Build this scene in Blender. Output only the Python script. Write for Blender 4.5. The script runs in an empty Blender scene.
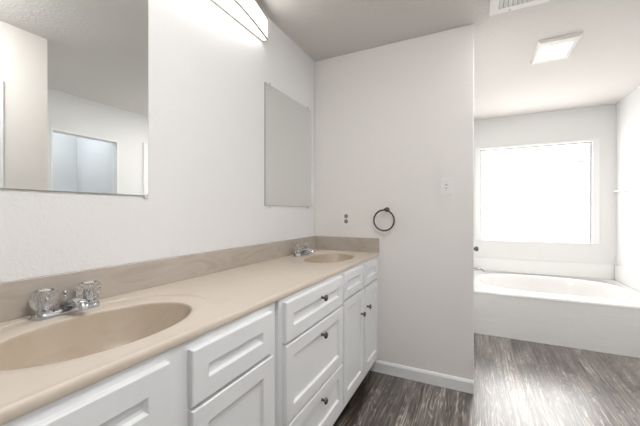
import bpy, bmesh, math, random
from mathutils import Vector, Matrix
PI = math.pi
random.seed(4)

# ------------------------------------------------------------------ camera
S = bpy.context.scene
COL = S.collection
cd = bpy.data.cameras.new('camera')
cam = bpy.data.objects.new('camera', cd)
COL.objects.link(cam)
cd.sensor_width = 36.0
cd.lens = 312.87 / 640 * 36.0
cd.clip_start = 0.02
cam.location = (0, 0, 1.1932)
cam.rotation_euler = (PI / 2 - 0.0017, 0, 0.4574)
S.camera = cam

# ------------------------------------------------------------------ world and exposure
w = bpy.data.worlds.new('world')
S.world = w
w.use_nodes = True
w.node_tree.nodes['Background'].inputs[0].default_value = (0.93, 0.96, 1.0, 1)
w.node_tree.nodes['Background'].inputs[1].default_value = 2.6
S.view_settings.view_transform = 'Standard'
S.view_settings.look = 'None'
S.view_settings.gamma = 1
S.view_settings.use_curve_mapping = False
S.view_settings.exposure = 0.72
WINDOW_POWER = 2.5
DISC_FILL = 66.0
VANITY_LIGHT = 2.9
FAN_LIGHT = 90.0
PASSAGE_FILL = 27.0
SIDE_ROOM_FILL = 15.0

# ------------------------------------------------------------------ measured planes of the room
XL, YE, XP, YF, XR, YT = -1.1816, 2.2993, -0.001, 4.7317, 1.4659, 3.4549
H = 2.44
XA = -0.06          # tub alcove's left wall
ZC = 0.892          # countertop
XS = 0.41           # wall opposite the vanity


# ------------------------------------------------------------------ materials
def new_mat(name):
    m = bpy.data.materials.new(name)
    m.use_nodes = True
    nt = m.node_tree
    return m, nt, nt.nodes['Principled BSDF']


def nd(nt, kind, **kw):
    n = nt.nodes.new(kind)
    for k, v in kw.items():
        if k.startswith('i_'):
            n.inputs[k[2:].replace('_', ' ')].default_value = v
        else:
            setattr(n, k, v)
    return n


def bump(nt, bs, src, strength, dist):
    b = nd(nt, 'ShaderNodeBump')
    b.inputs['Strength'].default_value = strength
    b.inputs['Distance'].default_value = dist
    nt.links.new(src, b.inputs['Height'])
    nt.links.new(b.outputs['Normal'], bs.inputs['Normal'])


def ramp(nt, src, stops):
    r = nd(nt, 'ShaderNodeValToRGB')
    e = r.color_ramp.elements
    while len(e) < len(stops):
        e.new(0.5)
    for el, (p, c) in zip(e, stops):
        el.position = p
        el.color = (c[0], c[1], c[2], 1)
    nt.links.new(src, r.inputs[0])
    return r


def plain(name, col, rough=0.5, metal=0.0, spec=0.5, noise=0.0, coat=0.0):
    m, nt, bs = new_mat(name)
    bs.inputs['Base Color'].default_value = (*col, 1)
    bs.inputs['Roughness'].default_value = rough
    bs.inputs['Metallic'].default_value = metal
    bs.inputs['Specular IOR Level'].default_value = spec
    bs.inputs['Coat Weight'].default_value = coat
    if noise:
        tc = nd(nt, 'ShaderNodeTexCoord')
        n = nd(nt, 'ShaderNodeTexNoise')
        n.inputs['Scale'].default_value = 6
        n.inputs['Detail'].default_value = 4
        nt.links.new(tc.outputs['Object'], n.inputs['Vector'])
        a = tuple(max(0, c * (1 - noise)) for c in col)
        b = tuple(min(1, c * (1 + noise)) for c in col)
        r = ramp(nt, n.outputs['Fac'], [(0.3, a), (0.7, b)])
        nt.links.new(r.outputs[0], bs.inputs['Base Color'])
    return m


def paint(name, col, scale=95, strength=0.11, rough=0.6):
    """roller / orange-peel textured wall paint"""
    m, nt, bs = new_mat(name)
    bs.inputs['Base Color'].default_value = (*col, 1)
    bs.inputs['Roughness'].default_value = rough
    bs.inputs['Specular IOR Level'].default_value = 0.3
    tc = nd(nt, 'ShaderNodeTexCoord')
    n = nd(nt, 'ShaderNodeTexNoise')
    n.inputs['Scale'].default_value = scale
    n.inputs['Detail'].default_value = 3
    nt.links.new(tc.outputs['Object'], n.inputs['Vector'])
    r = ramp(nt, n.outputs['Fac'], [(0.42, (0, 0, 0)), (0.62, (1, 1, 1))])
    bump(nt, bs, r.outputs[0], strength, 0.004)
    return m


def glow(name, col, strength):
    m, nt, bs = new_mat(name)
    bs.inputs['Base Color'].default_value = (0.9, 0.9, 0.9, 1)
    bs.inputs['Roughness'].default_value = 0.4
    bs.inputs['Emission Color'].default_value = (*col, 1)
    bs.inputs['Emission Strength'].default_value = strength
    return m


def floor_mat():
    m, nt, bs = new_mat('weathered_oak_plank')
    L = nt.links.new
    tc = nd(nt, 'ShaderNodeTexCoord')
    mp = nd(nt, 'ShaderNodeMapping')
    mp.inputs['Rotation'].default_value = (0, 0, PI / 2)
    L(tc.outputs['Object'], mp.inputs['Vector'])
    br = nd(nt, 'ShaderNodeTexBrick')
    br.offset = 0.37
    br.inputs['Scale'].default_value = 1
    br.inputs['Brick Width'].default_value = 1.22
    br.inputs['Row Height'].default_value = 0.152
    br.inputs['Mortar Size'].default_value = 0.0012
    br.inputs['Mortar Smooth'].default_value = 0.2
    br.inputs['Color1'].default_value = (0, 0, 0, 1)
    br.inputs['Color2'].default_value = (1, 1, 1, 1)
    br.inputs['Mortar'].default_value = (0.5, 0.5, 0.5, 1)
    L(mp.outputs[0], br.inputs['Vector'])
    # shift the grain per plank
    sx = nd(nt, 'ShaderNodeSeparateXYZ')
    L(mp.outputs[0], sx.inputs[0])
    mul = nd(nt, 'ShaderNodeMath', operation='MULTIPLY')
    L(br.outputs['Color'], mul.inputs[0])
    mul.inputs[1].default_value = 37.0
    ad = nd(nt, 'ShaderNodeMath', operation='ADD')
    L(sx.outputs[0], ad.inputs[0])
    L(mul.outputs[0], ad.inputs[1])
    cx = nd(nt, 'ShaderNodeCombineXYZ')
    L(ad.outputs[0], cx.inputs[0])
    L(sx.outputs[1], cx.inputs[1])
    L(mul.outputs[0], cx.inputs[2])
    # broad cathedral figure
    mp2 = nd(nt, 'ShaderNodeMapping')
    mp2.inputs['Scale'].default_value = (0.8, 8.0, 1)
    L(cx.outputs[0], mp2.inputs['Vector'])
    n1 = nd(nt, 'ShaderNodeTexNoise')
    n1.inputs['Scale'].default_value = 1.6
    n1.inputs['Detail'].default_value = 2
    n1.inputs['Distortion'].default_value = 0.15
    L(mp2.outputs[0], n1.inputs['Vector'])
    k = nd(nt, 'ShaderNodeMath', operation='MULTIPLY')
    L(n1.outputs['Fac'], k.inputs[0])
    k.inputs[1].default_value = 100.0
    sn = nd(nt, 'ShaderNodeMath', operation='SINE')
    L(k.outputs[0], sn.inputs[0])
    # fine streaks
    mp3 = nd(nt, 'ShaderNodeMapping')
    mp3.inputs['Scale'].default_value = (1.7, 62, 1)
    L(cx.outputs[0], mp3.inputs['Vector'])
    n2 = nd(nt, 'ShaderNodeTexNoise')
    n2.inputs['Scale'].default_value = 1.5
    n2.inputs['Detail'].default_value = 6
    n2.inputs['Roughness'].default_value = 0.65
    L(mp3.outputs[0], n2.inputs['Vector'])
    # wide tone blotches
    mp4 = nd(nt, 'ShaderNodeMapping')
    mp4.inputs['Scale'].default_value = (1.3, 7, 1)
    L(cx.outputs[0], mp4.inputs['Vector'])
    n3 = nd(nt, 'ShaderNodeTexNoise')
    n3.inputs['Scale'].default_value = 1.3
    n3.inputs['Detail'].default_value = 4
    L(mp4.outputs[0], n3.inputs['Vector'])

    def mad(a, s, b):
        q = nd(nt, 'ShaderNodeMath', operation='MULTIPLY_ADD')
        L(a, q.inputs[0])
        q.inputs[1].default_value = s
        if isinstance(b, float):
            q.inputs[2].default_value = b
        else:
            L(b, q.inputs[2])
        return q.outputs[0]
    # cerused grain: thin pale contour lines over a dark board, broken up by the streaks
    s1 = mad(sn.outputs[0], 0.5, 0.5)
    pw = nd(nt, 'ShaderNodeMath', operation='POWER')
    L(s1, pw.inputs[0])
    pw.inputs[1].default_value = 3.0
    ml = nd(nt, 'ShaderNodeMath', operation='MULTIPLY')
    L(pw.outputs[0], ml.inputs[0])
    L(n2.outputs['Fac'], ml.inputs[1])
    v = mad(ml.outputs[0], 0.50, -0.87)
    v = mad(n2.outputs['Fac'], 1.45, v)
    v = mad(n3.outputs['Fac'], 1.05, v)
    v = mad(br.outputs['Color'], 0.14, v)
    r = ramp(nt, v, [(0.16, (0.011, 0.0075, 0.005)), (0.40, (0.034, 0.022, 0.015)),
                     (0.60, (0.115, 0.086, 0.066)), (0.84, (0.46, 0.415, 0.37))])
    mx = nd(nt, 'ShaderNodeMix', data_type='RGBA')
    L(br.outputs['Fac'], mx.inputs['Factor'])
    L(r.outputs[0], mx.inputs['A'])
    mx.inputs['B'].default_value = (0.02, 0.015, 0.012, 1)
    L(mx.outputs['Result'], bs.inputs['Base Color'])
    rr = ramp(nt, v, [(0.2, (0.34, 0.34, 0.34)), (0.9, (0.24, 0.24, 0.24))])
    L(rr.outputs[0], bs.inputs['Roughness'])
    bs.inputs['Specular IOR Level'].default_value = 1.0
    bs.inputs['Coat Weight'].default_value = 1.0
    bs.inputs['Coat IOR'].default_value = 1.6
    bs.inputs['Coat Roughness'].default_value = 0.27
    bump(nt, bs, v, 0.25, 0.002)
    return m


def marble_mat(name, base, vein, amount, rough):
    """cultured marble: warm base with faint cloudy veins"""
    m, nt, bs = new_mat(name)
    L = nt.links.new
    tc = nd(nt, 'ShaderNodeTexCoord')
    mp = nd(nt, 'ShaderNodeMapping')
    mp.inputs['Scale'].default_value = (1, 0.55, 1.6)
    mp.inputs['Rotation'].default_value = (0.5, 0.2, 0.4)
    L(tc.outputs['Object'], mp.inputs['Vector'])
    n = nd(nt, 'ShaderNodeTexNoise')
    n.inputs['Scale'].default_value = 7
    n.inputs['Detail'].default_value = 6
    n.inputs['Distortion'].default_value = 1.6
    L(mp.outputs[0], n.inputs['Vector'])
    lo = tuple(b + (v - b) * amount for b, v in zip(base, vein))
    r = ramp(nt, n.outputs['Fac'], [(0.35, lo), (0.5, base), (0.58, base), (0.75, lo)])
    L(r.outputs[0], bs.inputs['Base Color'])
    bs.inputs['Roughness'].default_value = rough
    bs.inputs['Specular IOR Level'].default_value = 0.5
    return m


def mirror_mat():
    m, nt, bs = new_mat('silvered_glass')
    bs.inputs['Base Color'].default_value = (0.84, 0.86, 0.855, 1)
    bs.inputs['Metallic'].default_value = 1
    bs.inputs['Roughness'].default_value = 0.01
    return m


def acrylic_mat():
    m, nt, bs = new_mat('clear_acrylic')
    bs.inputs['Base Color'].default_value = (0.97, 0.97, 0.97, 1)
    bs.inputs['Roughness'].default_value = 0.04
    bs.inputs['IOR'].default_value = 1.48
    bs.inputs['Transmission Weight'].default_value = 0.92
    return m


M = {}
M['wall'] = paint('white_wall_paint', (0.855, 0.855, 0.85))
M['warm_wall'] = paint('cream_wall_paint', (0.85, 0.805, 0.75))
M['partition'] = paint('warm_white_wall_paint', (0.885, 0.86, 0.835))
M['ceiling'] = paint('ceiling_paint', (0.75, 0.725, 0.70), 60, 0.35, 0.8)
M['alu'] = plain('grey_window_sash', (0.42, 0.42, 0.42), 0.4)
M['trim'] = plain('white_gloss_trim', (0.92, 0.92, 0.915), 0.35)
M['floor'] = floor_mat()
M['cabinet'] = plain('white_cabinet_enamel', (0.86, 0.87, 0.88), 0.38, noise=0.012)
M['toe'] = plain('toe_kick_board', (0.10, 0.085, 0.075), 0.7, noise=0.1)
M['marble'] = marble_mat('cream_cultured_marble', (0.655, 0.575, 0.485), (0.60, 0.515, 0.42), 0.5, 0.32)
M['bowl'] = marble_mat('tan_cultured_marble', (0.50, 0.415, 0.315), (0.45, 0.36, 0.265), 0.6, 0.3)  # counter marble darkened and tanned: shade inside the bowls is put into the colour
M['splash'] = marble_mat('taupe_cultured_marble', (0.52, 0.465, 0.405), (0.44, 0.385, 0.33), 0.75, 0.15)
M['chrome'] = plain('polished_chrome', (0.58, 0.59, 0.61), 0.06, 1.0)
M['nickel'] = plain('brushed_nickel', (0.62, 0.58, 0.53), 0.3, 1.0)
M['nickel_dark'] = plain('aged_chrome', (0.36, 0.355, 0.345), 0.2, 1.0)
M['bronze'] = plain('dark_bronze', (0.10, 0.085, 0.07), 0.28, 0.9)
M['blacknickel'] = plain('black_nickel', (0.16, 0.15, 0.145), 0.16, 1.0)
M['acrylic'] = acrylic_mat()
M['mirror'] = mirror_mat()
M['mirror_edge'] = plain('green_glass_edge', (0.30, 0.36, 0.33), 0.2)
M['clip'] = plain('clear_plastic_clip', (0.72, 0.71, 0.69), 0.2)
M['plastic'] = plain('white_device_plastic', (0.90, 0.89, 0.87), 0.35)
M['socket'] = plain('grey_socket_plastic', (0.30, 0.285, 0.265), 0.45)
M['slot'] = plain('dark_slot', (0.05, 0.048, 0.045), 0.8)
M['tub'] = plain('white_tub_acrylic', (0.86, 0.855, 0.84), 0.14, coat=0.3)
M['tile'] = plain('white_surround_panel', (0.90, 0.90, 0.89), 0.3)
M['register'] = plain('white_register_enamel', (0.86, 0.85, 0.83), 0.5)
M['fanpl'] = plain('fan_grille_plastic', (0.82, 0.80, 0.77), 0.45)
M['pane'] = glow('frosted_daylit_pane', (1.0, 0.99, 0.97), WINDOW_POWER)
M['diffuser'] = glow('lit_vanity_diffuser', (1.0, 0.975, 0.95), VANITY_LIGHT)
M['fanlens'] = glow('lit_fan_lens', (1.0, 0.95, 0.90), FAN_LIGHT)
M['globe'] = glow('lit_ceiling_globe', (0.97, 0.98, 1.0), PASSAGE_FILL)
M['disc'] = glow('lit_disc_lens', (1.0, 0.98, 0.96), DISC_FILL)
M['cool_globe'] = glow('lit_cool_ceiling_globe', (0.86, 0.93, 1.0), SIDE_ROOM_FILL)
M['smudge'] = plain('grey_sticker', (0.45, 0.45, 0.45), 0.6)


# ------------------------------------------------------------------ mesh helpers
def obj(name, bm, mat, parent=None, smooth=False, loc=None, keep=False):
    if not keep:
        bmesh.ops.recalc_face_normals(bm, faces=bm.faces)
    me = bpy.data.meshes.new(name)
    bm.to_mesh(me)
    bm.free()
    for m in (mat if isinstance(mat, (list, tuple)) else [mat]):
        me.materials.append(m)
    if smooth:
        me.shade_smooth()
        if smooth is not True:
            me.set_sharp_from_angle(angle=smooth)
    o = bpy.data.objects.new(name, me)
    COL.objects.link(o)
    if parent:
        o.parent = parent
        if loc is None and parent.type == 'EMPTY':
            # meshes are written in world coordinates: keep them there
            o.matrix_parent_inverse = Matrix.Translation(-parent.location)
    if loc is not None:
        o.location = loc
    return o


def part(name, bm, mat, parent, smooth=False, label=None, keep=False):
    """part in world coordinates under an Empty or under another part"""
    o = obj(name, bm, mat, None, smooth, keep=keep)
    root = parent
    off = Vector((0, 0, 0))
    while root is not None:
        off += root.location
        root = root.parent
    for v in o.data.vertices:
        v.co -= off
    o.parent = parent
    if label:
        o['label'] = label
    return o


def thing(name, label, cat, loc, group=None):
    o = bpy.data.objects.new(name, None)
    o.empty_display_size = 0.05
    COL.objects.link(o)
    o.location = loc
    o['label'] = label
    o['category'] = cat
    if group:
        o['group'] = group
    return o


def struct(name, bm, mat, smooth=False):
    o = obj(name, bm, mat, None, smooth)
    o['kind'] = 'structure'
    return o


def add_box(bm, x0, x1, y0, y1, z0, z1, bev=0.0, seg=2):
    tmp = bmesh.new()
    bmesh.ops.create_cube(tmp, size=1)
    for v in tmp.verts:
        v.co = Vector((x0 + (v.co.x + .5) * (x1 - x0), y0 + (v.co.y + .5) * (y1 - y0), z0 + (v.co.z + .5) * (z1 - z0)))
    if bev:
        bmesh.ops.bevel(tmp, geom=tmp.edges[:], offset=bev, segments=seg, affect='EDGES', profile=0.5)
    merge(bm, tmp)


def merge(bm, tmp, mat=None):
    if mat is not None:
        bmesh.ops.transform(tmp, matrix=mat, verts=tmp.verts)
    vs = [bm.verts.new(v.co) for v in tmp.verts]
    tmp.verts.index_update()
    for f in tmp.faces:
        try:
            nf = bm.faces.new([vs[v.index] for v in f.verts])
            nf.material_index = f.material_index
            nf.smooth = f.smooth
        except ValueError:
            pass
    tmp.free()


def box(*a, **k):
    bm = bmesh.new()
    add_box(bm, *a, **k)
    return bm


def frame_of(d):
    d = Vector(d).normalized()
    up = Vector((0, 0, 1)) if abs(d.z) < 0.9 else Vector((1, 0, 0))
    a = d.cross(up).normalized()
    return a, a.cross(d).normalized(), d


def add_lathe(bm, prof, base, axis, n=32, flute=None):
    """prof: (radius, height) pairs turned round `axis` from `base`; flute(i, t)-> radius factor"""
    a, b, d = frame_of(axis)
    base = Vector(base)
    rings = []
    for (r, h) in prof:
        if r < 1e-6:
            rings.append([bm.verts.new(base + d * h)])
            continue
        ring = []
        for k in range(n):
            t = 2 * PI * k / n
            rr = r * (flute(k, h) if flute else 1)
            ring.append(bm.verts.new(base + d * h + a * (rr * math.cos(t)) + b * (rr * math.sin(t))))
        rings.append(ring)
    for p, q in zip(rings, rings[1:]):
        for k in range(n):
            k2 = (k + 1) % n
            if len(p) == 1 and len(q) == 1:
                continue
            if len(p) == 1:
                bm.faces.new((p[0], q[k], q[k2]))
            elif len(q) == 1:
                bm.faces.new((p[k], p[k2], q[0]))
            else:
                bm.faces.new((p[k], p[k2], q[k2], q[k]))
    if len(rings[0]) > 1:
        bm.faces.new(rings[0])
    if len(rings[-1]) > 1:
        bm.faces.new(rings[-1])


def lathe(*a, **k):
    bm = bmesh.new()
    add_lathe(bm, *a, **k)
    return bm


def add_tube(bm, pts, rad, n=12, closed=False, squash=None):
    pts = [Vector(p) for p in pts]
    rads = rad if isinstance(rad, (list, tuple)) else [rad] * len(pts)
    N = len(pts)
    rings = []
    ref = None
    for i, p in enumerate(pts):
        if closed:
            d = pts[(i + 1) % N] - pts[i - 1]
        else:
            d = pts[min(i + 1, N - 1)] - pts[max(i - 1, 0)]
        d.normalize()
        if ref is None:
            a, b, _ = frame_of(d)
        else:
            a = (ref - d * ref.dot(d)).normalized()
            b = a.cross(d).normalized()
        ref = a
        sq = squash or (1, 1)
        rings.append([bm.verts.new(p + (a * math.cos(2 * PI * k / n) * sq[0] + b * math.sin(2 * PI * k / n) * sq[1]) * rads[i]) for k in range(n)])
    pairs = list(zip(rings, rings[1:]))
    if closed:
        pairs.append((rings[-1], rings[0]))
    for p, q in pairs:
        for k in range(n):
            bm.faces.new((p[k], p[(k + 1) % n], q[(k + 1) % n], q[k]))
    if not closed:
        bm.faces.new(rings[0])
        bm.faces.new(rings[-1])


def add_prism(bm, poly, axis, a0, a1):
    """extrude a 2D polygon along axis 'x' (poly = y,z), 'y' (poly = x,z) or 'z' (poly = x,y)"""
    def P(u, v, t):
        return {'x': (t, u, v), 'y': (u, t, v), 'z': (u, v, t)}[axis]
    A = [bm.verts.new(P(u, v, a0)) for u, v in poly]
    B = [bm.verts.new(P(u, v, a1)) for u, v in poly]
    n = len(poly)
    for i in range(n):
        bm.faces.new((A[i], A[(i + 1) % n], B[(i + 1) % n], B[i]))
    bm.faces.new(A)
    bm.faces.new(B)


def prism(*a):
    bm = bmesh.new()
    add_prism(bm, *a)
    return bm


def wall_with_holes(axis, t0, t1, u0, u1, z0, z1, holes):
    """wall slab made of boxes around rectangular holes. axis 'x': plane normal x, u = y; 'y': normal y, u = x"""
    bm = bmesh.new()
    us = sorted({u0, u1, *[h[0] for h in holes], *[h[1] for h in holes]})
    for a, b in zip(us, us[1:]):
        mid = (a + b) / 2
        spans = [(z0, z1)]
        for h in holes:
            if h[0] < mid < h[1]:
                ns = []
                for (p, q) in spans:
                    if h[2] > p:
                        ns.append((p, min(q, h[2])))
                    if h[3] < q:
                        ns.append((max(p, h[3]), q))
                spans = ns
        for p, q in spans:
            if axis == 'x':
                add_box(bm, t0, t1, a, b, p, q)
            else:
                add_box(bm, a, b, t0, t1, p, q)
    bmesh.ops.remove_doubles(bm, verts=bm.verts, dist=1e-5)
    return bm


# ------------------------------------------------------------------ structure
struct('floor', box(XL - 0.1, 2.6, -1.6, YF + 0.12, -0.1, 0), M['floor'])
struct('ceiling', box(XL - 0.1, 2.6, -1.6, YF + 0.12, H, H + 0.1), M['ceiling'])
struct('wall_left', box(XL - 0.1, XL, -1.6, YE + 0.115, 0, H), M['wall'])
struct('wall_partition', box(XL, XP, YE, YE + 0.115, 0, H, bev=0.006), M['partition'])
struct('wall_alcove', box(XA - 0.1, XA, YE + 0.115, YF, 0, H), M['wall'])
WX0, WX1, WZ0, WZ1 = 0.072, 1.254, 0.824, 2.035
struct('wall_far', wall_with_holes('y', YF, YF + 0.12, XA - 0.1, XR + 0.11, 0, H, [(WX0, WX1, WZ0, WZ1)]), M['wall'])
DY0, DY1, DH = 1.625, 2.296, 2.047
EY0, EY1, EH = 2.66, 3.36, 2.03
struct('wall_right', wall_with_holes('x', XR, XR + 0.11, 1.157, YF, 0, H, [(DY0, DY1, 0, DH), (EY0, EY1, 0, EH)]), M['wall'])
SY0, SY1 = 0.06, 0.86
struct('wall_side', wall_with_holes('x', XS, XS + 0.11, -1.6, 1.157, 0, H, [(SY0, SY1, 0, 2.0)]), M['warm_wall'])
struct('wall_return', box(XS + 0.11, XR + 0.11, 1.047, 1.157, 0, H), M['wall'])
# small room seen through the open doorway (in the mirror)
struct('wall_back', box(XL, XS, -1.6, -1.5, 0, H), M['wall'])
struct('wall_closet_back', box(2.5, 2.6, 1.2, 2.47, 0, H), M['wall'])
struct('wall_closet_end', box(XR + 0.11, 2.5, 2.36, 2.47, 0, H), M['wall'])
struct('wall_closet_front', box(XR + 0.11, 2.5, 1.2, 1.31, 0, H), M['wall'])


def baseboard_poly(s, t=0.014, h=0.085):
    return [(0, 0), (s * t, 0), (s * t, h - 0.016), (s * t * 0.55, h - 0.004), (s * t * 0.3, h), (0, h)]


bm = bmesh.new()
add_prism(bm, [(YE + a, z) for a, z in baseboard_poly(-1)], 'x', -0.70, XP)
struct('baseboard_partition', bm, M['trim'])
bm = bmesh.new()
add_prism(bm, [(XR + a, z) for a, z in baseboard_poly(-1)], 'y', 1.157, DY0 - 0.002)
add_prism(bm, [(XR + a, z) for a, z in baseboard_poly(-1)], 'y', DY1 + 0.002, EY0 - 0.062)
struct('baseboard_right', bm, M['trim'])
bm = bmesh.new()
add_prism(bm, [(XS + a, z) for a, z in baseboard_poly(-1)], 'y', SY1 + 0.065, 1.157)
struct('baseboard_side', bm, M['trim'])

# window: frosted pane, slim frame, casing, sill
wf = bmesh.new()
fy0, fy1 = YF + 0.03, YF + 0.075
for a in ((WX0, WX0 + 0.015, WZ0, WZ1), (WX1 - 0.015, WX1, WZ0, WZ1), (WX0 + 0.015, WX1 - 0.015, WZ0, WZ0 + 0.006), (WX0 + 0.015, WX1 - 0.015, WZ1 - 0.015, WZ1)):
    add_box(wf, a[0], a[1], fy0, fy1, a[2], a[3])
win = struct('window_1', wf, M['alu'])
o = part('window_pane', box(WX0 + 0.015, WX1 - 0.015, YF + 0.05, YF + 0.058, WZ0 + 0.006, WZ1 - 0.015), M['pane'], win)
o = part('window_sticker', box(1.130, 1.186, YF + 0.0475, YF + 0.0499, 1.799, 1.817), M['smudge'], win)
cs = bmesh.new()
cw = 0.052
add_box(cs, WX0 - cw, WX0 + 0.001, YF - 0.016, YF, WZ0, WZ1 + 0.026, bev=0.003)
add_box(cs, WX1 - 0.001, WX1 + cw + 0.008, YF - 0.016, YF, WZ0, WZ1 + 0.026, bev=0.003)
add_box(cs, WX0, WX1, YF - 0.0155, YF, WZ1 - 0.001, WZ1 + 0.0255, bev=0.003)
part('window_casing', cs, M['trim'], win)
part('window_sill', box(WX0, WX1, YF - 0.004, YF + 0.05, WZ0 - 0.008, WZ0 + 0.002, bev=0.002), M['trim'], win)


# doors
def casing(bm, x, s, y0, y1, h, w=0.058, t=0.014):
    a, b = (x - t, x) if s < 0 else (x, x + t)
    add_box(bm, a, b, y0 - w, y0, 0, h + w, bev=0.003)
    add_box(bm, a, b, y1, y1 + w, 0, h + w, bev=0.003)
    add_box(bm, a, b, y0, y1, h, h + w, bev=0.003)


def panel_door(name, x0, x1, y0, y1, h):
    bm = bmesh.new()
    add_box(bm, x0, x1, y0 + 0.003, y1 - 0.003, 0.008, h - 0.003, bev=0.002)
    ym = (y0 + y1) / 2
    for (a, b) in ((y0 + 0.1, ym - 0.05), (ym + 0.05, y1 - 0.1)):
        for (p, q) in ((0.2, 0.75), (0.87, 1.55), (1.66, h - 0.12)):
            for (fx, sx) in ((x0, -1), (x1, 1)):
                for e in ((a, b, p, p + 0.02), (a, b, q - 0.02, q), (a, a + 0.02, p, q), (b - 0.02, b, p, q)):
                    lo, hi = sorted((fx, fx + sx * 0.006))
                    add_box(bm, lo, hi, *e)
    return struct(name, bm, M['trim'])


d1 = panel_door('door_1', XR + 0.02, XR + 0.055, EY0, EY1, EH)
bm = bmesh.new()
casing(bm, XR, -1, EY0, EY1, EH)
part('door_casing', bm, M['trim'], d1)
part('door_knob', lathe([(0.012, 0), (0.012, 0.03), (0.026, 0.036), (0.03, 0.05), (0.02, 0.062), (0, 0.064)], (XR + 0.014, EY1 - 0.06, 0.95), (-1, 0, 0), 20), M['nickel'], d1, True)
d2 = panel_door('door_2', XS + 0.03, XS + 0.065, SY0, SY1, 2.0)
bm = bmesh.new()
casing(bm, XS, -1, SY0, SY1, 2.0)
part('door_casing', bm, M['trim'], d2)
part('door_knob', lathe([(0.012, 0), (0.012, 0.03), (0.026, 0.036), (0.03, 0.05), (0.02, 0.062), (0, 0.064)], (XS + 0.024, SY0 + 0.06, 0.95), (-1, 0, 0), 20), M['nickel'], d2, True)
bm = bmesh.new()
for a in ((DY0, DY0 + 0.018, 0, DH), (DY1 - 0.018, DY1, 0, DH), (DY0 + 0.018, DY1 - 0.018, DH - 0.018, DH)):
    add_box(bm, XR - 0.002, XR + 0.112, a[0], a[1], a[2], a[3])
struct('trim_doorway', bm, M['trim'])

# ------------------------------------------------------------------ countertop with two moulded basins
XB, XFR = XL + 0.001, -0.642     # back and front
CY0, CY1 = 0.03, YE - 0.001
SINKS = [(-0.876, 0.494, 0.242, 0.160), (-0.868, 1.905, 0.226, 0.148)]   # cx, cy, half length along y, half width along x
ct = thing('vanity_countertop', 'long cream cultured marble vanity countertop with two oval moulded basins', 'countertop', (XB, CY0, ZC))


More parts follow.
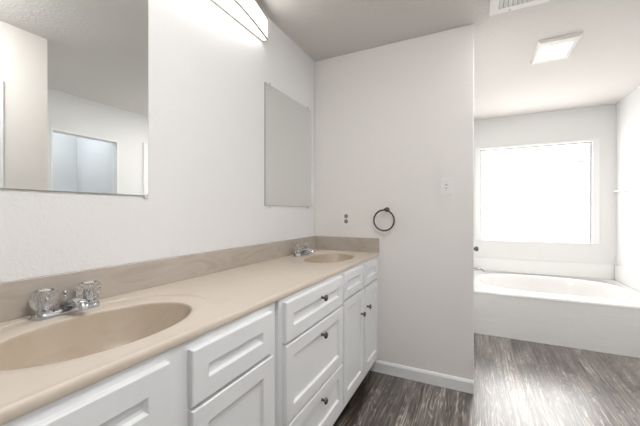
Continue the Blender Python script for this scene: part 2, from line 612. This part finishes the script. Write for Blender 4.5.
def counter_mesh():
    bm = bmesh.new()
    xb, xf = XB, -0.660
    N = 96
    cache = {}

    def V(x, y, z):
        k = (round(x, 5), round(y, 5), round(z, 5))
        if k not in cache:
            cache[k] = bm.verts.new((x, y, z))
        return cache[k]
    ys = [CY0]
    spans = []
    for (cx, cy, a, b) in SINKS:
        y0, y1 = max(cy - 0.40, CY0 + 0.002), min(cy + 0.40, CY1 - 0.002)
        spans.append((y0, y1))
    # flat strips between the sink patches
    flats = [(CY0, spans[0][0]), (spans[0][1], spans[1][0]), (spans[1][1], CY1)]
    for (p, q) in flats:
        bm.faces.new((V(xb, p, ZC), V(xf, p, ZC), V(xf, q, ZC), V(xb, q, ZC)))
    for (cx, cy, a, b), (y0, y1) in zip(SINKS, spans):
        # profile: (scale towards the outer oval or basin, z)
        rings = []
        angs = [2 * PI * k / N for k in range(N)]
        prof = [(0.15, -0.143), (0.35, -0.139), (0.54, -0.132), (0.62, -0.126), (0.68, -0.117), (0.76, -0.096), (0.85, -0.067), (0.92, -0.041), (0.965, -0.020), (0.985, -0.009), (1.0, -0.003), (1.02, -0.0012)]
        rings = [[bm.verts.new((cx + b * q * math.sin(t), cy + a * q * math.cos(t), ZC + z)) for t in angs] for q, z in prof]
        # shallow moulded oval round the bowl, set further back than the bowl and fading out along the front
        ox, oa, ob = cx - 0.040, a + 0.085, b + 0.062
        for (d, z) in ((-0.014, -0.0045), (-0.003, -0.0055), (0.0, -0.005), (0.002, -0.001), (0.005, 0.0)):
            rings.append([bm.verts.new((ox + (ob + d) * math.sin(t), cy + (oa + d) * math.cos(t), ZC + z * min(1, max(0.0, 0.75 - 1.2 * math.sin(t))))) for t in angs])
        cen = bm.verts.new((cx, cy, ZC - 0.1435))
        for k in range(N):
            bm.faces.new((cen, rings[0][k], rings[0][(k + 1) % N]))
        for p, q in zip(rings, rings[1:]):
            for k in range(N):
                bm.faces.new((p[k], p[(k + 1) % N], q[(k + 1) % N], q[k]))
        # outer rectangle
        last = rings[-1]
        outer = []
        for k, t in enumerate(angs):
            v = last[k].co
            dx, dy = math.sin(t) , math.cos(t)
            s = 1e9
            x_c = cx
            if dy > 1e-9: s = min(s, (y1 - cy) / dy)
            if dy < -1e-9: s = min(s, (y0 - cy) / dy)
            if dx > 1e-9: s = min(s, (xf - cx) / dx)
            if dx < -1e-9: s = min(s, (xb - cx) / dx)
            outer.append((cx + dx * s, cy + dy * s))
        # snap nearest samples to the corners
        for (X, Y) in ((xb, y0), (xb, y1), (xf, y0), (xf, y1)):
            j = min(range(N), key=lambda i: (outer[i][0] - X) ** 2 + (outer[i][1] - Y) ** 2)
            outer[j] = (X, Y)
        ov = [V(x, y, ZC) for x, y in outer]
        for k in range(N):
            k2 = (k + 1) % N
            bm.faces.new((last[k], last[k2], ov[k2], ov[k]))
    # rolled front edge (raised no-drip bead, then a rounded drop)
    fr = [(xf, ZC), (-0.657, ZC + 0.0004), (-0.652, ZC + 0.0018), (-0.648, ZC + 0.0016), (-0.6445, ZC - 0.0015), (XFR, ZC - 0.007), (XFR, ZC - 0.018), (-0.6435, ZC - 0.0225), (-0.648, ZC - 0.0245), (-0.68, ZC - 0.0245), (-0.68, ZC - 0.015)]
    A = [bm.verts.new((x, CY0, z)) for x, z in fr]
    B = [bm.verts.new((x, CY1, z)) for x, z in fr]
    for i in range(len(fr) - 1):
        bm.faces.new((A[i], B[i], B[i + 1], A[i + 1]))
    # open end of the slab
    e = [bm.verts.new(p) for p in ((xb, CY0, ZC), (xb, CY0, ZC - 0.015), (-0.68, CY0, ZC - 0.015))]
    bm.faces.new([e[0], e[1], e[2]] + A[::-1][1:])
    bmesh.ops.remove_doubles(bm, verts=bm.verts, dist=2e-5)
    for f in bm.faces:                      # every face looks out of the slab
        f.normal_update()
        c = f.calc_center_median()
        if c.x > -0.659:
            out = c - Vector((-0.66, c.y, ZC - 0.012))
        elif c.z > ZC - 0.0101 or c.y > CY0 + 0.001:
            out = Vector((0, 0, 1 if c.z > ZC - 0.0101 or c.x < -0.69 else -1))
        else:
            out = Vector((0, -1, 0))
        if f.normal.dot(out) < 0:
            f.normal_flip()
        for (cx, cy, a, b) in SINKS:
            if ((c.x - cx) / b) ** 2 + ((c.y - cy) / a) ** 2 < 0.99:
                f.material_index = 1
    return bm


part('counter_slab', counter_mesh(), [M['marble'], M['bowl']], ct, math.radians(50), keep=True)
SH = 1.0
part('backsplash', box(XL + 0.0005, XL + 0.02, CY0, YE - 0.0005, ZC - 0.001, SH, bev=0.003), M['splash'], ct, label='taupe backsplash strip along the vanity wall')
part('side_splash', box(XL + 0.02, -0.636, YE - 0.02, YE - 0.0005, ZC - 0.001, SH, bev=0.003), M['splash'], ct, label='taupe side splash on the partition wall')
for (cx, cy, a, b) in SINKS:
    part('drain', lathe([(0.0, 0.0), (0.012, 0.001), (0.014, 0.003), (0.02, 0.002), (0.024, 0.003), (0.031, 0.004), (0.034, 0.0), (0.03, -0.01)], (cx, cy, ZC - 0.1438), (0, 0, 1), 28), M['chrome'], ct, True, 'chrome drain')


# ------------------------------------------------------------------ vanity cabinets
XF = -0.650         # face of the face frame
XD = -0.632         # face of the doors and drawers


def front_bm(y0, y1, z0, z1, rail=0.055):
    """overlay front: frame with a recessed flat panel, small bevels"""
    bm = bmesh.new()
    xb = XF + 0.0005
    rings = []
    for (inset, x) in ((0.0, xb), (0.0, XD - 0.003), (0.003, XD), (rail - 0.002, XD), (rail, XD - 0.0015), (rail + 0.004, XD - 0.009), (rail + 0.012, XD - 0.0105)):
        rings.append([bm.verts.new((x, y, z)) for y, z in ((y0 + inset, z0 + inset), (y1 - inset, z0 + inset), (y1 - inset, z1 - inset), (y0 + inset, z1 - inset))])
    for p, q in zip(rings, rings[1:]):
        for k in range(4):
            bm.faces.new((p[k], p[(k + 1) % 4], q[(k + 1) % 4], q[k]))
    bm.faces.new(rings[-1])
    bm.faces.new(rings[0])
    return bm


def knob_bm(y, z):
    return lathe([(0.0075, 0.0), (0.006, 0.004), (0.0055, 0.012), (0.009, 0.016), (0.0145, 0.019), (0.0155, 0.023), (0.0125, 0.0275), (0.006, 0.0295), (0, 0.030)], (XD, y, z), (1, 0, 0), 24)


ZT = ZC - 0.025     # cabinet top


def cabinet(name, label, y0, y1, stiles, rails, group=None):
    t = thing(name, label, 'cabinet', (XL, y0, 0), group)
    g = 0.0006
    bm = bmesh.new()
    add_box(bm, XL + 0.002, XF - 0.018, y0 + g, y0 + 0.016, 0.10, ZT)
    add_box(bm, XL + 0.002, XF - 0.018, y1 - 0.016, y1 - g, 0.10, ZT)
    add_box(bm, XL + 0.002, XF - 0.018, y0 + 0.016, y1 - 0.016, 0.10, 0.116)
    add_box(bm, XL + 0.002, XL + 0.008, y0 + 0.016, y1 - 0.016, 0.116, ZT)
    part('carcass', bm, M['cabinet'], t)
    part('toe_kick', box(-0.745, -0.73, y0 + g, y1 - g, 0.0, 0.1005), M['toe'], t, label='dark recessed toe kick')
    bm = bmesh.new()
    for (a, b) in stiles:
        add_box(bm, XF - 0.018, XF, a, b, 0.10, ZT)
    for (p, q) in rails:
        for (a, b), (c, d) in zip(stiles, stiles[1:]):
            add_box(bm, XF - 0.018, XF - 0.0002, b, c, p, q)
    part('face_frame', bm, M['cabinet'], t)
    return t


Z1, Z2, Z3, Z4 = 0.702, 0.846, 0.691, 0.150
RAILS = [(0.10, 0.165), (0.675, 0.72), (0.83, ZT)]
# near sink base
c1 = cabinet('sink_cabinet', 'white sink cabinet under the near basin, plain fronts without knobs', 0.055, 0.948,
             [(0.0556, 0.12), (0.48, 0.585), (0.895, 0.9474)], RAILS)
for (a, b) in ((0.10, 0.498), (0.562, 0.911)):
    part('false_drawer_front', front_bm(a, b, Z1, Z2), M['cabinet'], c1)
    part('door', front_bm(a, b, Z4, Z3), M['cabinet'], c1)
# drawer bank
c2 = cabinet('drawer_cabinet', 'white three drawer cabinet in the middle of the vanity with dark knobs', 0.972, 1.578,
             [(0.9726, 1.015), (1.55, 1.5774)], [(0.10, 0.165), (0.365, 0.40), (0.665, 0.715), (0.83, ZT)])
for (p, q, kz) in ((0.698, 0.852, 0.800), (0.389, 0.688, 0.628), (0.155, 0.379, 0.326)):
    d = part('drawer', front_bm(1.0, 1.566, p, q), M['cabinet'], c2)
    part('knob', knob_bm(1.302, kz), M['blacknickel'], d, True, 'dark metal knob')
part('filler_strip', box(XF - 0.03, XF - 0.016, 0.9486, 0.972, 0.10, ZT), M['cabinet'], c2)
# far sink base
c3 = cabinet('sink_cabinet', 'white sink cabinet under the far basin, two knobbed doors beside the partition', 1.578, YE - 0.001,
             [(1.5786, 1.61), (1.89, 1.985), (2.225, YE - 0.0016)], RAILS)
for (a, b, ky, kz) in ((1.588, 1.915, 1.868, 0.560), (1.957, 2.25, 1.985, 0.575)):
    part('false_drawer_front', front_bm(a, b, 0.714, 0.856, 0.047), M['cabinet'], c3)
    d = part('door', front_bm(a, b, Z4, 0.703, 0.047), M['cabinet'], c3)
    part('knob', knob_bm(ky, kz), M['blacknickel'], d, True, 'dark metal knob')


# ------------------------------------------------------------------ faucets
def faucet(cx, cy, label):
    z = ZC - 0.004
    t = thing('faucet', label, 'faucet', (cx, cy, z), 'vanity faucets')
    # base plate: rounded bar along the wall
    bm = bmesh.new()
    L, Wd = 0.088, 0.026
    prof = [(1.0, 0.0), (1.0, 0.008), (0.93, 0.014), (0.78, 0.017)]
    rings = []
    for (s, h) in prof:
        ring = []
        for k in range(40):
            a = 2 * PI * k / 40
            yy = (L - Wd) * (1 if math.cos(a) >= 0 else -1) + Wd * s * math.cos(a)
            ring.append(bm.verts.new((cx + Wd * s * math.sin(a), cy + yy, z + h)))
        rings.append(ring)
    for p, q in zip(rings, rings[1:]):
        for k in range(40):
            bm.faces.new((p[k], p[(k + 1) % 40], q[(k + 1) % 40], q[k]))
    bm.faces.new(rings[0])
    bm.faces.new(rings[-1])
    part('base_plate', bm, M['chrome'], t, math.radians(40))
    # low spout reaching over the basin
    bm = bmesh.new()
    add_lathe(bm, [(0.020, 0.012), (0.019, 0.022), (0.016, 0.032), (0.009, 0.038), (0, 0.039)], (cx, cy, z), (0, 0, 1), 24)
    add_tube(bm, [(cx - 0.004, cy, z + 0.024), (cx + 0.025, cy, z + 0.034), (cx + 0.050, cy, z + 0.038), (cx + 0.075, cy, z + 0.036), (cx + 0.086, cy, z + 0.029), (cx + 0.088, cy, z + 0.021)],
             [0.0175, 0.017, 0.016, 0.015, 0.013, 0.0115], 16, squash=(1.15, 0.85))
    part('spout', bm, M['chrome'], t, math.radians(50))
    bm = bmesh.new()
    add_tube(bm, [(cx - 0.017, cy, z + 0.014), (cx - 0.017, cy, z + 0.056)], 0.0025, 8)
    add_lathe(bm, [(0.004, 0.054), (0.007, 0.058), (0.007, 0.064), (0, 0.067)], (cx - 0.017, cy, z), (0, 0, 1), 16)
    part('lift_rod', bm, M['chrome'], t, True)
    for s in (-1, 1):
        yk = cy + s * 0.058
        h = part('handle_stem', lathe([(0.023, 0.014), (0.022, 0.022), (0.013, 0.026), (0.011, 0.034), (0.011, 0.060), (0, 0.0605)], (cx, yk, z), (0, 0, 1), 24), M['chrome'], t, math.radians(40))
        fl = lambda k, hh: 1 - 0.075 * (k % 4 < 2) * (0.034 < hh < 0.070)
        part('acrylic_knob', lathe([(0.0135, 0.0275), (0.026, 0.030), (0.0305, 0.038), (0.033, 0.052), (0.032, 0.068), (0.029, 0.076), (0.024, 0.080), (0.021, 0.0805), (0.021, 0.078), (0, 0.0775), ], (cx, yk, z), (0, 0, 1), 80, fl), M['acrylic'], h, math.radians(35), 'clear ribbed acrylic knob')
        part('index_cap', lathe([(0.0, 0.0785), (0.014, 0.0785), (0.014, 0.081), (0.011, 0.082), (0, 0.0822)], (cx, yk, z), (0, 0, 1), 20), M['clip'], h, math.radians(35))
    return t


faucet(-1.115, 0.518, 'chrome faucet with clear acrylic knobs behind the near basin')
faucet(-1.100, 1.945, 'chrome faucet with clear acrylic knobs behind the far basin beside the corner')


# ------------------------------------------------------------------ mirrors
def mirror(y0, y1, z0, z1, label, clips):
    t = thing('wall_mirror', label, 'mirror', (XL, (y0 + y1) / 2, z0), 'frameless vanity mirrors')
    x0, x1 = XL + 0.001, XL + 0.007
    bm = bmesh.new()
    add_box(bm, x0, x1 - 0.0002, y0, y1, z0, z1)
    part('glass_backing', bm, M['mirror_edge'], t)
    bm = bmesh.new()
    v = [bm.verts.new(p) for p in ((x1, y0 + .001, z0 + .001), (x1, y1 - .001, z0 + .001), (x1, y1 - .001, z1 - .001), (x1, y0 + .001, z1 - .001))]
    f = bm.faces.new(v)
    r = bmesh.ops.extrude_face_region(bm, geom=[f])
    for q in r['geom']:
        if isinstance(q, bmesh.types.BMVert):
            q.co.x -= 0.0001
    part('mirror_face', bm, M['mirror'], t)
    for (yy, zz) in clips:
        part('mirror_clip', box(x0, x1 + 0.0025, yy - 0.007, yy + 0.007, zz - 0.009, zz + 0.009, bev=0.0015), M['clip'], t)


mirror(0.19, 0.8245, 1.26, 2.075, 'large frameless wall mirror above the near basin reflecting a doorway', [(0.815, 1.257), (0.26, 1.257), (0.812, 2.068), (0.26, 2.068)])
mirror(1.609, 2.221, 1.238, 2.011, 'frameless wall mirror above the far basin reflecting the plain partition', [(1.66, 1.234), (2.17, 1.234), (1.66, 2.015), (2.17, 2.015)])

# ------------------------------------------------------------------ bow-front vanity light
LY0, LY1, LZ0, LZ1 = 0.352, 1.583, 2.258, 2.388
YM = (LY0 + LY1) / 2
lt = thing('vanity_light', 'long bow-front lit vanity light bar high on the wall above the mirrors', 'light fixture', (XL, YM, LZ0))
bowx = lambda y: -1.063 - 0.205 * (y - YM) ** 2
ysamp = [LY0 + (LY1 - LY0) * i / 32 for i in range(33)]
part('back_plate', box(XL + 0.0005, XL + 0.012, LY0 - 0.004, LY1 + 0.004, LZ0 - 0.004, LZ1 + 0.008, bev=0.002), M['nickel'], lt)


def bow_solid(xb, inset, z0, z1, y0=LY0, y1=LY1):
    bm = bmesh.new()
    ring = [(xb, y0)] + [(bowx(y) - inset, y) for y in ysamp if y0 - 1e-9 <= y <= y1 + 1e-9] + [(xb, y1)]
    add_prism(bm, ring, 'z', z0, z1)
    return bm


part('diffuser', bow_solid(XL + 0.012, 0.003, LZ0, LZ1 - 0.004, LY0 + 0.0, LY1 - 0.0), M['diffuser'], lt)
part('top_cover', bow_solid(XL + 0.012, 0.0, LZ1 - 0.004, LZ1 + 0.004), M['nickel'], lt)


def bow_strip(z0, z1):
    bm = bmesh.new()
    ring = [(bowx(y) + 0.003, y) for y in ysamp] + [(bowx(y) - 0.006, y) for y in reversed(ysamp)]
    add_prism(bm, ring, 'z', z0, z1)
    return bm


part('trim_strip', bow_strip(LZ0 - 0.005, LZ0 + 0.006), M['nickel'], lt)
part('trim_strip', bow_strip(LZ1 - 0.014, LZ1 - 0.004), M['nickel'], lt)
for (a, b) in ((LY0 - 0.004, LY0), (LY1, LY1 + 0.004)):
    part('end_cap', box(XL + 0.012, bowx(LY1) + 0.002, a, b, LZ0 - 0.004, LZ1 + 0.004), M['nickel'], lt)

# ------------------------------------------------------------------ exhaust fan with lamp
fx0, fx1, fy0, fy1 = 0.420, 0.675, 2.735, 3.105
ft = thing('exhaust_fan', 'white ceiling exhaust fan with a lit lens over the tub', 'exhaust fan', ((fx0 + fx1) / 2, (fy0 + fy1) / 2, H))
ix0, ix1, iy0, iy1 = 0.462, 0.632, 2.815, 3.02
bm = bmesh.new()
zb = H - 0.0225
O = [(fx0, fy0), (fx1, fy0), (fx1, fy1), (fx0, fy1)]
I = [(ix0, iy0), (ix1, iy0), (ix1, iy1), (ix0, iy1)]
def inset(R, d):
    return [(R[0][0] + d, R[0][1] + d), (R[1][0] - d, R[1][1] + d), (R[2][0] - d, R[2][1] - d), (R[3][0] + d, R[3][1] - d)]
rs = []
for R, z in ((O, H - 0.0005), (O, H - 0.010), (inset(O, 0.010), zb), (inset(I, -0.006), zb - 0.004), (I, zb - 0.002), (I, H - 0.002)):
    rs.append([bm.verts.new((x, y, z)) for x, y in R])
for p, q in zip(rs, rs[1:]):
    for k in range(4):
        bm.faces.new((p[k], p[(k + 1) % 4], q[(k + 1) % 4], q[k]))
part('grille_frame', bm, M['fanpl'], ft)
part('housing_gap', box(ix0, ix1, iy0, iy1, H - 0.003, H - 0.001), M['slot'], ft)
part('light_lens', box(ix0 + 0.028, ix1 - 0.008, iy0 + 0.045, iy1 - 0.008, H - 0.024, H - 0.0035, bev=0.003), M['fanlens'], ft)

# ------------------------------------------------------------------ ceiling air register
vt = thing('ceiling_register', 'white ceiling air register with dark slots above the partition end', 'air vent', (0.24, 2.09, H))
vx0, vx1, vy0, vy1 = 0.085, 0.395, 1.935, 2.245
bm = bmesh.new()
sx0, sx1, sy0, sy1 = vx0 + 0.048, vx1 - 0.048, vy0 + 0.048, vy1 - 0.048
for a in ((vx0, sx0, vy0, vy1), (sx1, vx1, vy0, vy1), (sx0, sx1, vy0, sy0), (sx0, sx1, sy1, vy1)):
    add_box(bm, a[0], a[1], a[2], a[3], H - 0.008, H - 0.0005)
part('register_frame', bm, M['register'], vt)
part('duct_opening', box(sx0, sx1, sy0, sy1, H - 0.0018, H - 0.0008), M['slot'], vt)
n = 9
for i in range(n):
    x = sx0 + (i + 0.5) * (sx1 - sx0) / n
    bm = bmesh.new()
    add_prism(bm, [(x - 0.010, H - 0.002), (x - 0.008, H - 0.002), (x + 0.011, H - 0.0085), (x + 0.009, H - 0.0095)], 'y', sy0, sy1)
    part('louver', bm, M['register'], vt)
for (x, y) in ((0.195, vy1 - 0.016), (0.195, vy0 + 0.016)):
    part('screw', lathe([(0.004, 0), (0.0035, 0.0015), (0, 0.002)], (x, y, H - 0.008), (0, 0, -1), 12), M['slot'], vt)

# ------------------------------------------------------------------ outlet, switch, towel ring on the partition
yw = YE - 0.0003
ot = thing('wall_outlet', 'white duplex outlet with grey sockets on partition just above side splash', 'outlet', (-0.9005, YE, 1.144))
part('cover_plate', box(-0.936, -0.865, yw - 0.006, yw, 1.084, 1.203, bev=0.0025), M['plastic'], ot)
for z in (1.1235, 1.1635):
    s = part('socket', lathe([(0.0165, 0), (0.0165, 0.0015), (0.015, 0.002), (0, 0.002)], (-0.9005, yw - 0.006, z), (0, -1, 0), 20), M['socket'], ot, math.radians(40))
    bm = bmesh.new()
    add_box(bm, -0.907, -0.905, yw - 0.0088, yw - 0.0079, z - 0.001, z + 0.008)
    add_box(bm, -0.896, -0.894, yw - 0.0088, yw - 0.0079, z - 0.001, z + 0.008)
    add_lathe(bm, [(0.0022, 0), (0.0022, 0.0008)], (-0.9005, yw - 0.008, z - 0.008), (0, -1, 0), 10)
    part('slots', bm, M['slot'], s)
part('screw', lathe([(0.003, 0), (0.002, 0.001), (0, 0.0012)], (-0.9005, yw - 0.006, 1.1435), (0, -1, 0), 10), M['nickel'], ot)

st = thing('light_switch', 'white toggle light switch on partition near its free end', 'light switch', (-0.169, YE, 1.371))
part('cover_plate', box(-0.206, -0.132, yw - 0.006, yw, 1.312, 1.430, bev=0.0025), M['plastic'], st)
part('toggle_surround', box(-0.175, -0.163, yw - 0.0072, yw - 0.0058, 1.358, 1.384), M['socket'], st)
bm = bmesh.new()
add_prism(bm, [(yw - 0.006, 1.363), (yw - 0.006, 1.378), (yw - 0.016, 1.369), (yw - 0.017, 1.362)], 'x', -0.1735, -0.1645)
part('toggle', bm, M['plastic'], st)
for z in (1.342, 1.400):
    part('screw', lathe([(0.003, 0), (0.002, 0.001), (0, 0.0012)], (-0.169, yw - 0.006, z), (0, -1, 0), 10), M['nickel'], st)

rx, rz, rr = -0.589, 1.136, 0.075
tr = thing('towel_ring', 'dark metal towel ring hanging on the partition wall above the countertop end', 'towel ring', (rx, YE, rz + rr))
bm = bmesh.new()
add_lathe(bm, [(0.018, 0.0), (0.018, 0.004), (0.014, 0.009), (0.009, 0.013), (0.008, 0.036), (0.0105, 0.040), (0.0105, 0.058), (0.007, 0.062), (0, 0.0625)], (rx + 0.012, YE - 0.0005, rz + rr + 0.004), (0, -1, 0), 24)
part('mount', bm, M['bronze'], tr, math.radians(50))
bm = bmesh.new()
add_tube(bm, [(rx + rr * math.cos(a), YE - 0.049, rz + rr * math.sin(a)) for a in [2 * PI * k / 64 for k in range(64)]], 0.0058, 12, closed=True)
part('ring', bm, M['bronze'], tr, True)

# ------------------------------------------------------------------ bathtub
TZ = 0.42
tb = thing('bathtub', 'white drop-in bathtub with oval basin and grooved apron below the window', 'bathtub', ((XA + XR) / 2, YT, 0))
tx0, tx1, ty0, ty1 = XA + 0.001, XR - 0.001, YT, YF - 0.001
tcx, tcy, ta, tbb = (tx0 + tx1) / 2, (ty0 + ty1) / 2 + 0.01, 0.66, 0.47


def tub_mesh():
    bm = bmesh.new()
    N = 96
    p = 2.6
    def se(ra, rb, z):
        out = []
        for k in range(N):
            t = 2 * PI * k / N
            c, s = math.cos(t), math.sin(t)
            out.append(bm.verts.new((tcx + ra * abs(c) ** (2 / p) * (1 if c >= 0 else -1), tcy + rb * abs(s) ** (2 / p) * (1 if s >= 0 else -1), z)))
        return out
    prof = [(0.30, 0.22, 0.055), (0.42, 0.28, 0.058), (0.50, 0.33, 0.075), (0.545, 0.365, 0.12), (0.585, 0.40, 0.22), (0.62, 0.435, 0.33), (0.638, 0.45, TZ - 0.03), (0.648, 0.459, TZ - 0.008), (0.66, 0.47, TZ + 0.002), (0.675, 0.485, TZ + 0.004), (0.69, 0.50, TZ)]
    rings = [se(*q) for q in prof]
    bm.faces.new(rings[0])
    for a, b in zip(rings, rings[1:]):
        for k in range(N):
            bm.faces.new((a[k], a[(k + 1) % N], b[(k + 1) % N], b[k]))
    last = rings[-1]
    fyr = ty0 + 0.012
    pts = []
    for k in range(N):
        d = Vector((last[k].co.x - tcx, last[k].co.y - tcy)).normalized()
        dx, dy = d.x, d.y
        s = min(((tx1 - tcx) / dx) if dx > 1e-9 else 1e9, ((tx0 - tcx) / dx) if dx < -1e-9 else 1e9, ((ty1 - tcy) / dy) if dy > 1e-9 else 1e9, ((fyr - tcy) / dy) if dy < -1e-9 else 1e9)
        pts.append((tcx + dx * s, tcy + dy * s))
    for (X, Y) in ((tx0, fyr), (tx1, fyr), (tx0, ty1), (tx1, ty1)):
        j = min(range(N), key=lambda i: (pts[i][0] - X) ** 2 + (pts[i][1] - Y) ** 2)
        pts[j] = (X, Y)
    ov = [bm.verts.new((x, y, TZ)) for x, y in pts]
    for k in range(N):
        bm.faces.new((last[k], last[(k + 1) % N], ov[(k + 1) % N], ov[k]))
    # rounded front lip
    lip = [(fyr, TZ), (ty0 + 0.004, TZ - 0.002), (ty0 - 0.001, TZ - 0.007), (ty0 - 0.003, TZ - 0.014), (ty0 - 0.003, TZ - 0.026), (ty0 + 0.004, TZ - 0.03)]
    A = [bm.verts.new((tx0, y, z)) for y, z in lip]
    B = [bm.verts.new((tx1, y, z)) for y, z in lip]
    for i in range(len(lip) - 1):
        bm.faces.new((A[i], B[i], B[i + 1], A[i + 1]))
    bmesh.ops.remove_doubles(bm, verts=bm.verts, dist=1e-4)
    for f in bm.faces:
        f.normal_update()
        c = f.calc_center_median()
        out = Vector((0, 0, 1)) if c.y > fyr + 1e-4 else c - Vector((c.x, ty0 + 0.02, TZ - 0.015))
        if f.normal.dot(out) < 0:
            f.normal_flip()
    return bm


part('tub_shell', tub_mesh(), M['tub'], tb, math.radians(60), keep=True)
poly = [(ty0 + 0.05, 0.0), (ty0, 0.0)]
nb = 6
hh = (TZ - 0.028) / nb
for i in range(nb):
    z0 = i * hh
    if i:
        poly += [(ty0, z0 - 0.002), (ty0 + 0.003, z0), (ty0, z0 + 0.002)]
poly += [(ty0, TZ - 0.028), (ty0 + 0.05, TZ - 0.028)]
part('apron', prism(poly, 'x', tx0, tx1), M['tile'], tb)
part('drain', lathe([(0.0, 0.0), (0.02, 0.001), (0.026, 0.003), (0.03, 0)], (tcx - 0.22, tcy, 0.0555), (0, 0, 1), 24), M['chrome'], tb, True, 'chrome drain')

# low panel surround above the tub deck on three walls
sz = 0.588
su = thing('tub_surround', 'low white panel surround on the three walls around the tub deck', 'tub surround', (tcx, ty1, TZ))
part('back_panel', box(tx0 + 0.018, tx1 - 0.018, YF - 0.019, YF - 0.0005, TZ + 0.001, sz, bev=0.004), M['tile'], su)
part('end_panel', box(tx1 - 0.018, tx1, ty0 + 0.02, YF - 0.0195, TZ + 0.001, sz, bev=0.004), M['tile'], su)
part('end_panel', box(tx0, tx0 + 0.018, ty0 + 0.02, YF - 0.0195, TZ + 0.001, sz, bev=0.004), M['tile'], su)

# tub spout and valve on the alcove wall
yv = 4.09
sp = thing('tub_spout', 'thin curved chrome tub spout on the alcove wall beside the partition edge', 'tub spout', (XA, yv, 0.535))
x0 = XA + 0.0005
part('flange', lathe([(0.028, 0), (0.027, 0.004), (0.016, 0.01), (0.013, 0.011)], (XA + 0.0185, yv, 0.536), (1, 0, 0), 24), M['chrome'], sp, math.radians(40))
bm = bmesh.new()
add_tube(bm, [(XA + 0.02, yv, 0.536), (XA + 0.06, yv, 0.54), (XA + 0.10, yv, 0.541), (XA + 0.135, yv, 0.535), (XA + 0.158, yv, 0.522), (XA + 0.168, yv, 0.507)], [0.013, 0.013, 0.0125, 0.012, 0.011, 0.0105], 14)
part('spout_tube', bm, M['nickel_dark'], sp, math.radians(60))
vl = thing('tub_valve', 'dark metal tub valve knob on the alcove wall above the tub spout', 'tub valve', (XA, yv, 0.768))
part('escutcheon', lathe([(0.06, 0), (0.06, 0.003), (0.05, 0.008), (0.025, 0.013), (0.02, 0.014)], (x0, yv, 0.768), (1, 0, 0), 32), M['chrome'], vl, math.radians(40))
part('handle', lathe([(0.013, 0.012), (0.012, 0.062), (0.022, 0.066), (0.028, 0.074), (0.028, 0.098), (0.023, 0.105), (0, 0.108)], (x0, yv, 0.768), (1, 0, 0), 24), M['blacknickel'], vl, math.radians(50))

# white rail on the right wall
rl = thing('wall_rail', 'slim white rail on the right wall above the tub with grey bracket', 'towel rail', (XR, 4.25, 1.437))
bm = bmesh.new()
add_tube(bm, [(XR - 0.018, 3.78, 1.437), (XR - 0.018, 4.70, 1.437)], 0.012, 14)
part('bar', bm, M['trim'], rl, math.radians(60))
for y in (3.9, 4.45):
    bm = bmesh.new()
    add_lathe(bm, [(0.018, 0), (0.018, 0.004), (0.007, 0.008), (0.007, 0.0175)], (XR - 0.0005, y, 1.420), (-1, 0, 0), 18)
    add_tube(bm, [(XR - 0.017, y, 1.42), (XR - 0.018, y, 1.424), (XR - 0.018, y, 1.43)], 0.007, 10)
    part('bracket', bm, M['nickel'], rl, math.radians(50), 'grey metal bracket')

# unseen fill lamps added over the passage and in the small side room
def fill_lamp(x, y, label, mat, r=0.13):
    t = thing('ceiling_light', label, 'ceiling light', (x, y, H))
    part('base', lathe([(r + 0.012, 0.0005), (r + 0.012, 0.018), (r, 0.022)], (x, y, H), (0, 0, -1), 40), M['nickel'], t, math.radians(40))
    part('globe', lathe([(r, 0.0225), (r * 0.97, 0.05), (r * 0.8, 0.078), (r * 0.45, 0.096), (0, 0.102)], (x, y, H), (0, 0, -1), 40), mat, t, True)


fill_lamp(0.02, 0.50, 'round lit ceiling light over the passage in front of the near basin', M['globe'], 0.17)
fill_lamp(2.05, 1.8, 'round lit ceiling light in the small side room beyond the doorway', M['cool_globe'])
dx, dy, dr = 0.50, 2.15, 0.08  # unseen disc added as fill for the cabinets and tub apron
dt = thing('recessed_light', 'small round recessed ceiling light between the air register and the doorway wall', 'ceiling light', (dx, dy, H))
part('trim_ring', lathe([(dr + 0.014, 0.0005), (dr + 0.014, 0.003), (dr + 0.002, 0.007), (dr + 0.001, 0.0005)], (dx, dy, H), (0, 0, -1), 40), M['fanpl'], dt, math.radians(40))
part('lens', lathe([(0, 0.001), (dr, 0.001), (dr, 0.005), (0, 0.0055)], (dx, dy, H), (0, 0, -1), 40), M['disc'], dt, math.radians(40))
